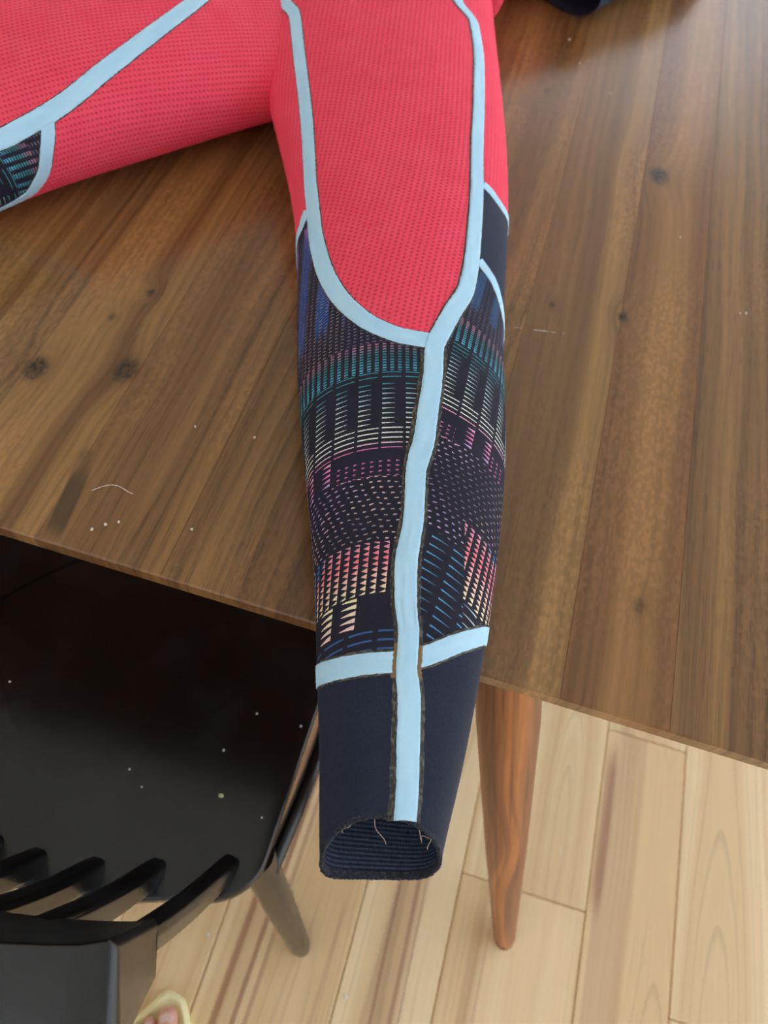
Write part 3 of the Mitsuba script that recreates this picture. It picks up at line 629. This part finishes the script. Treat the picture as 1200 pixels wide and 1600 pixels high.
m, uv = submesh(V, F, np.stack([U, TT * L4], 1)); add('wetsuit__sleeve', m, 'navy_fabric', smooth=True, uv=uv)

# ------------------------------------------------------------------ the photographer's foot and sandal
FX, FY = -.1415, -.010
def sole_outline(grow=0.0):
    pts = [(-.004, .006), (.012, .003), (.024, -.008), (.035, -.028), (.041, -.055), (.043, -.09), (.038, -.14), (.031, -.19), (.028, -.225), (.02, -.25), (0, -.262), (-.02, -.252), (-.031, -.228), (-.037, -.19), (-.045, -.14), (-.052, -.10), (-.053, -.078), (-.047, -.056), (-.034, -.034), (-.021, -.014), (-.014, -.002)]
    c = np.array(pts + pts[:3]); s = np.arange(len(c)); f = PC(s, c); q = f(np.linspace(1, len(pts) + 1, 160, endpoint=False))
    return sg.Polygon(q).buffer(grow)
so = sole_outline()
def oring(poly, z, n=200):
    b = poly.exterior; q = np.array([b.interpolate(d, normalized=True).coords[0] for d in np.linspace(0, 1, n, endpoint=False)])
    k = np.argmax(q[:, 1]); q = np.roll(q, -k, axis=0)
    return np.column_stack([q[:, 0] + FX, q[:, 1] + FY, np.full(n, z)])
thing('sandal', 'pale yellow open-toed sandal on a foot beside the black chair back', 'sandal')
prof = [(-.006, .0), (-.001, .002), (.001, .010), (.001, .022), (-.001, .029), (-.0045, .0315), (-.008, .0295), (-.0105, .025), (-.014, .0225), (-.03, .0222)]
add('sandal__sole', loft([oring(so.buffer(o), z) for o, z in prof]), 'cream_foam', smooth=50)
# strap across the instep
st = []
for y in np.linspace(-.050, -.13, 12):
    a = np.linspace(0, np.pi, 25); hw = .052; sx0 = -.004
    q = np.stack([FX + sx0 + hw * np.cos(a), np.full(25, FY + y) + .012 * np.cos(a), .018 + (.054 + (-y - .05) * .62) * np.sin(a) ** .8], 1); st.append(q)
def strap(rows, th):
    V = np.array(rows); inner = V.copy(); c = V.mean(1, keepdims=True); inner = V - (V - c) / np.linalg.norm(V - c, axis=2, keepdims=True) * th
    out = [np.vstack([V[k], inner[k][::-1]]) for k in range(len(V))]
    return loft(out)
add('sandal__strap', strap(st, .004), 'cream_foam', smooth=50)
thing('person', 'bare foot of a person standing by the chair, toes showing in a pale sandal', 'person')
def foot_mesh():
    parts = []
    def chain(pts):
        for (p, r), (q, s) in zip(pts[:-1], pts[1:]): parts.append(hull_spheres(p, r, q, s))
    o = np.array([FX, FY, 0.0])
    P = lambda x, y, z: o + (x, y, z)
    heel, ank = P(-.004, -.225, .05), P(-.004, -.20, .095)
    chain([(heel, .027), (P(-.012, -.16, .052), .027), (P(-.010, -.10, .048), .024)])
    chain([(ank, .033), (P(0, -.15, .075), .026), (P(.012, -.085, .046), .020)])
    chain([(ank, .033), (P(-.02, -.14, .06), .024), (P(-.030, -.085, .040), .015)])
    chain([(ank, .033), (P(-.004, -.205, .20), .036), (P(-.004, -.225, .34), .052), (P(-.004, -.235, .42), .054)])
    chain([(heel, .027), (ank, .033)])
    chain([(P(.016, -.085, .044), .019), (P(.014, -.050, .040), .0135), (P(.010, -.034, .0385), .0125), (P(.006, -.0205, .037), .0115)])
    for x0, x1, y1, r in ((-.006, -.0125, -.034, .0088), (-.017, -.0245, -.047, .0082), (-.026, -.035, -.060, .0078), (-.034, -.043, -.073, .0072)):
        chain([(P(x0, -.088, .042), .0135), (P((x0 + x1) / 2, (y1 - .075) / 2 - .012, .041), r), (P(x1, y1 - .008, .036), r * 1.02), (P(x1, y1, .034), r * .95)])
    m = manifold3d.Manifold.batch_boolean(parts, manifold3d.OpType.Add).refine_to_length(.004)
    g = m.to_mesh(); t = trimesh.Trimesh(g.vert_properties[:, :3], g.tri_verts, process=True)
    return trimesh.smoothing.filter_taubin(t, iterations=8)
add('person__foot', foot_mesh(), 'skin', smooth=True)
for x, y, z, w, l in ((.0065, -.0235, .0478, .0078, .0075), (-.0125, -.036, .0432, .005, .005), (-.0245, -.049, .042, .0045, .0045)):
    s = trimesh.creation.icosphere(3); s.apply_scale((w, l, .0016)); s.apply_translation((FX + x, FY + y, z))
    add(numbered('person__toenail'), s, 'nail', smooth=True)

# ------------------------------------------------------------------ crumbs, lint
def crumb(key, x, y, z, r, mat, label, group, cat='crumb'):
    s = trimesh.creation.icosphere(1); k = RNG.uniform(.7, 1.3, 3); s.vertices = s.vertices * (k * r) + RNG.normal(0, r * .12, s.vertices.shape)
    s.apply_translation((x, y, z - s.vertices[:, 2].min())); add(numbered(key), s, mat, label=label, category=cat, group=group)
for x, y, lab in ((-.002, 1.125, 'pale crumb on the tabletop nearest the wetsuit hip at the far end'), (.019, 1.073, 'pale crumb on the tabletop just nearer than the farthest one'),
                  (.065, 1.021, 'pale crumb on the tabletop beyond the round black knot'), (.17, .775, 'pale crumb on the tabletop to the right of and nearer than the round black knot'),
                  (.237, .681, 'left one of two touching pale crumbs near the right edge of the photo'), (.243, .683, 'right one of two touching pale crumbs near the right edge of the photo'),
                  (-.166, .274, 'pale crumb on the tabletop near the table edge, between thread and wetsuit'), (-.226, .257, 'upper left one of three crumbs below the stray thread'),
                  (-.233, .250, 'lowest one of three crumbs below the stray thread'), (-.218, .262, 'right one of three crumbs below the stray thread'),
                  (-.201, .364, 'pale crumb on the tabletop right of the two dark knots'), (-.153, .37, 'pale crumb on the tabletop close to the left side of the printed leg')):
    crumb('table_crumb', x, y, TZ, .0011, 'crumb', lab, 'crumbs on the tabletop')
for x, y, lab in ((-.112, .246, 'pale crumb on the black seat, second nearest to the hanging cuff'), (-.065, .247, 'reddish pale crumb at the right rim of the black seat'),
                  (-.209, .157, 'left one of two close crumbs in the middle of the black seat'), (-.191, .145, 'right one of two close crumbs in the middle of the black seat'),
                  (-.13, .201, 'pale crumb on the black seat above the greenish one'), (-.072, .152, 'pale crumb on the black seat right of the greenish one'),
                  (-.359, .202, 'pale crumb at the left border of the photo on the black seat')):
    crumb('seat_crumb', x, y, SZ - .001, .0011, 'crumb', lab, 'crumbs on the chair seat')
crumb('green_crumb', -.116, .159, SZ - .0005, .002, 'green_bit', 'largest crumb on the black seat, greenish yellow', None)
crumb('floor_crumb', .062 + .012, .052, 0, .0028, 'crumb', 'pale crumb on the floor plank below the open cuff', None)
crumb('floor_crumb', -.127, .070, 0, .0024, 'crumb', 'pale crumb on the floor near the chair back corner', None)
s = np.linspace(0, 1, 24)
P = np.stack([-.249 + .030 * s, .281 + .012 * s + .005 * np.sin(s * 4.2), TZ + .0006 + 0 * s], 1)
add('stray_thread', tube(P, .00035, 6), 'hair', smooth=True, label='thin pale thread curled on the walnut tabletop', category='thread')
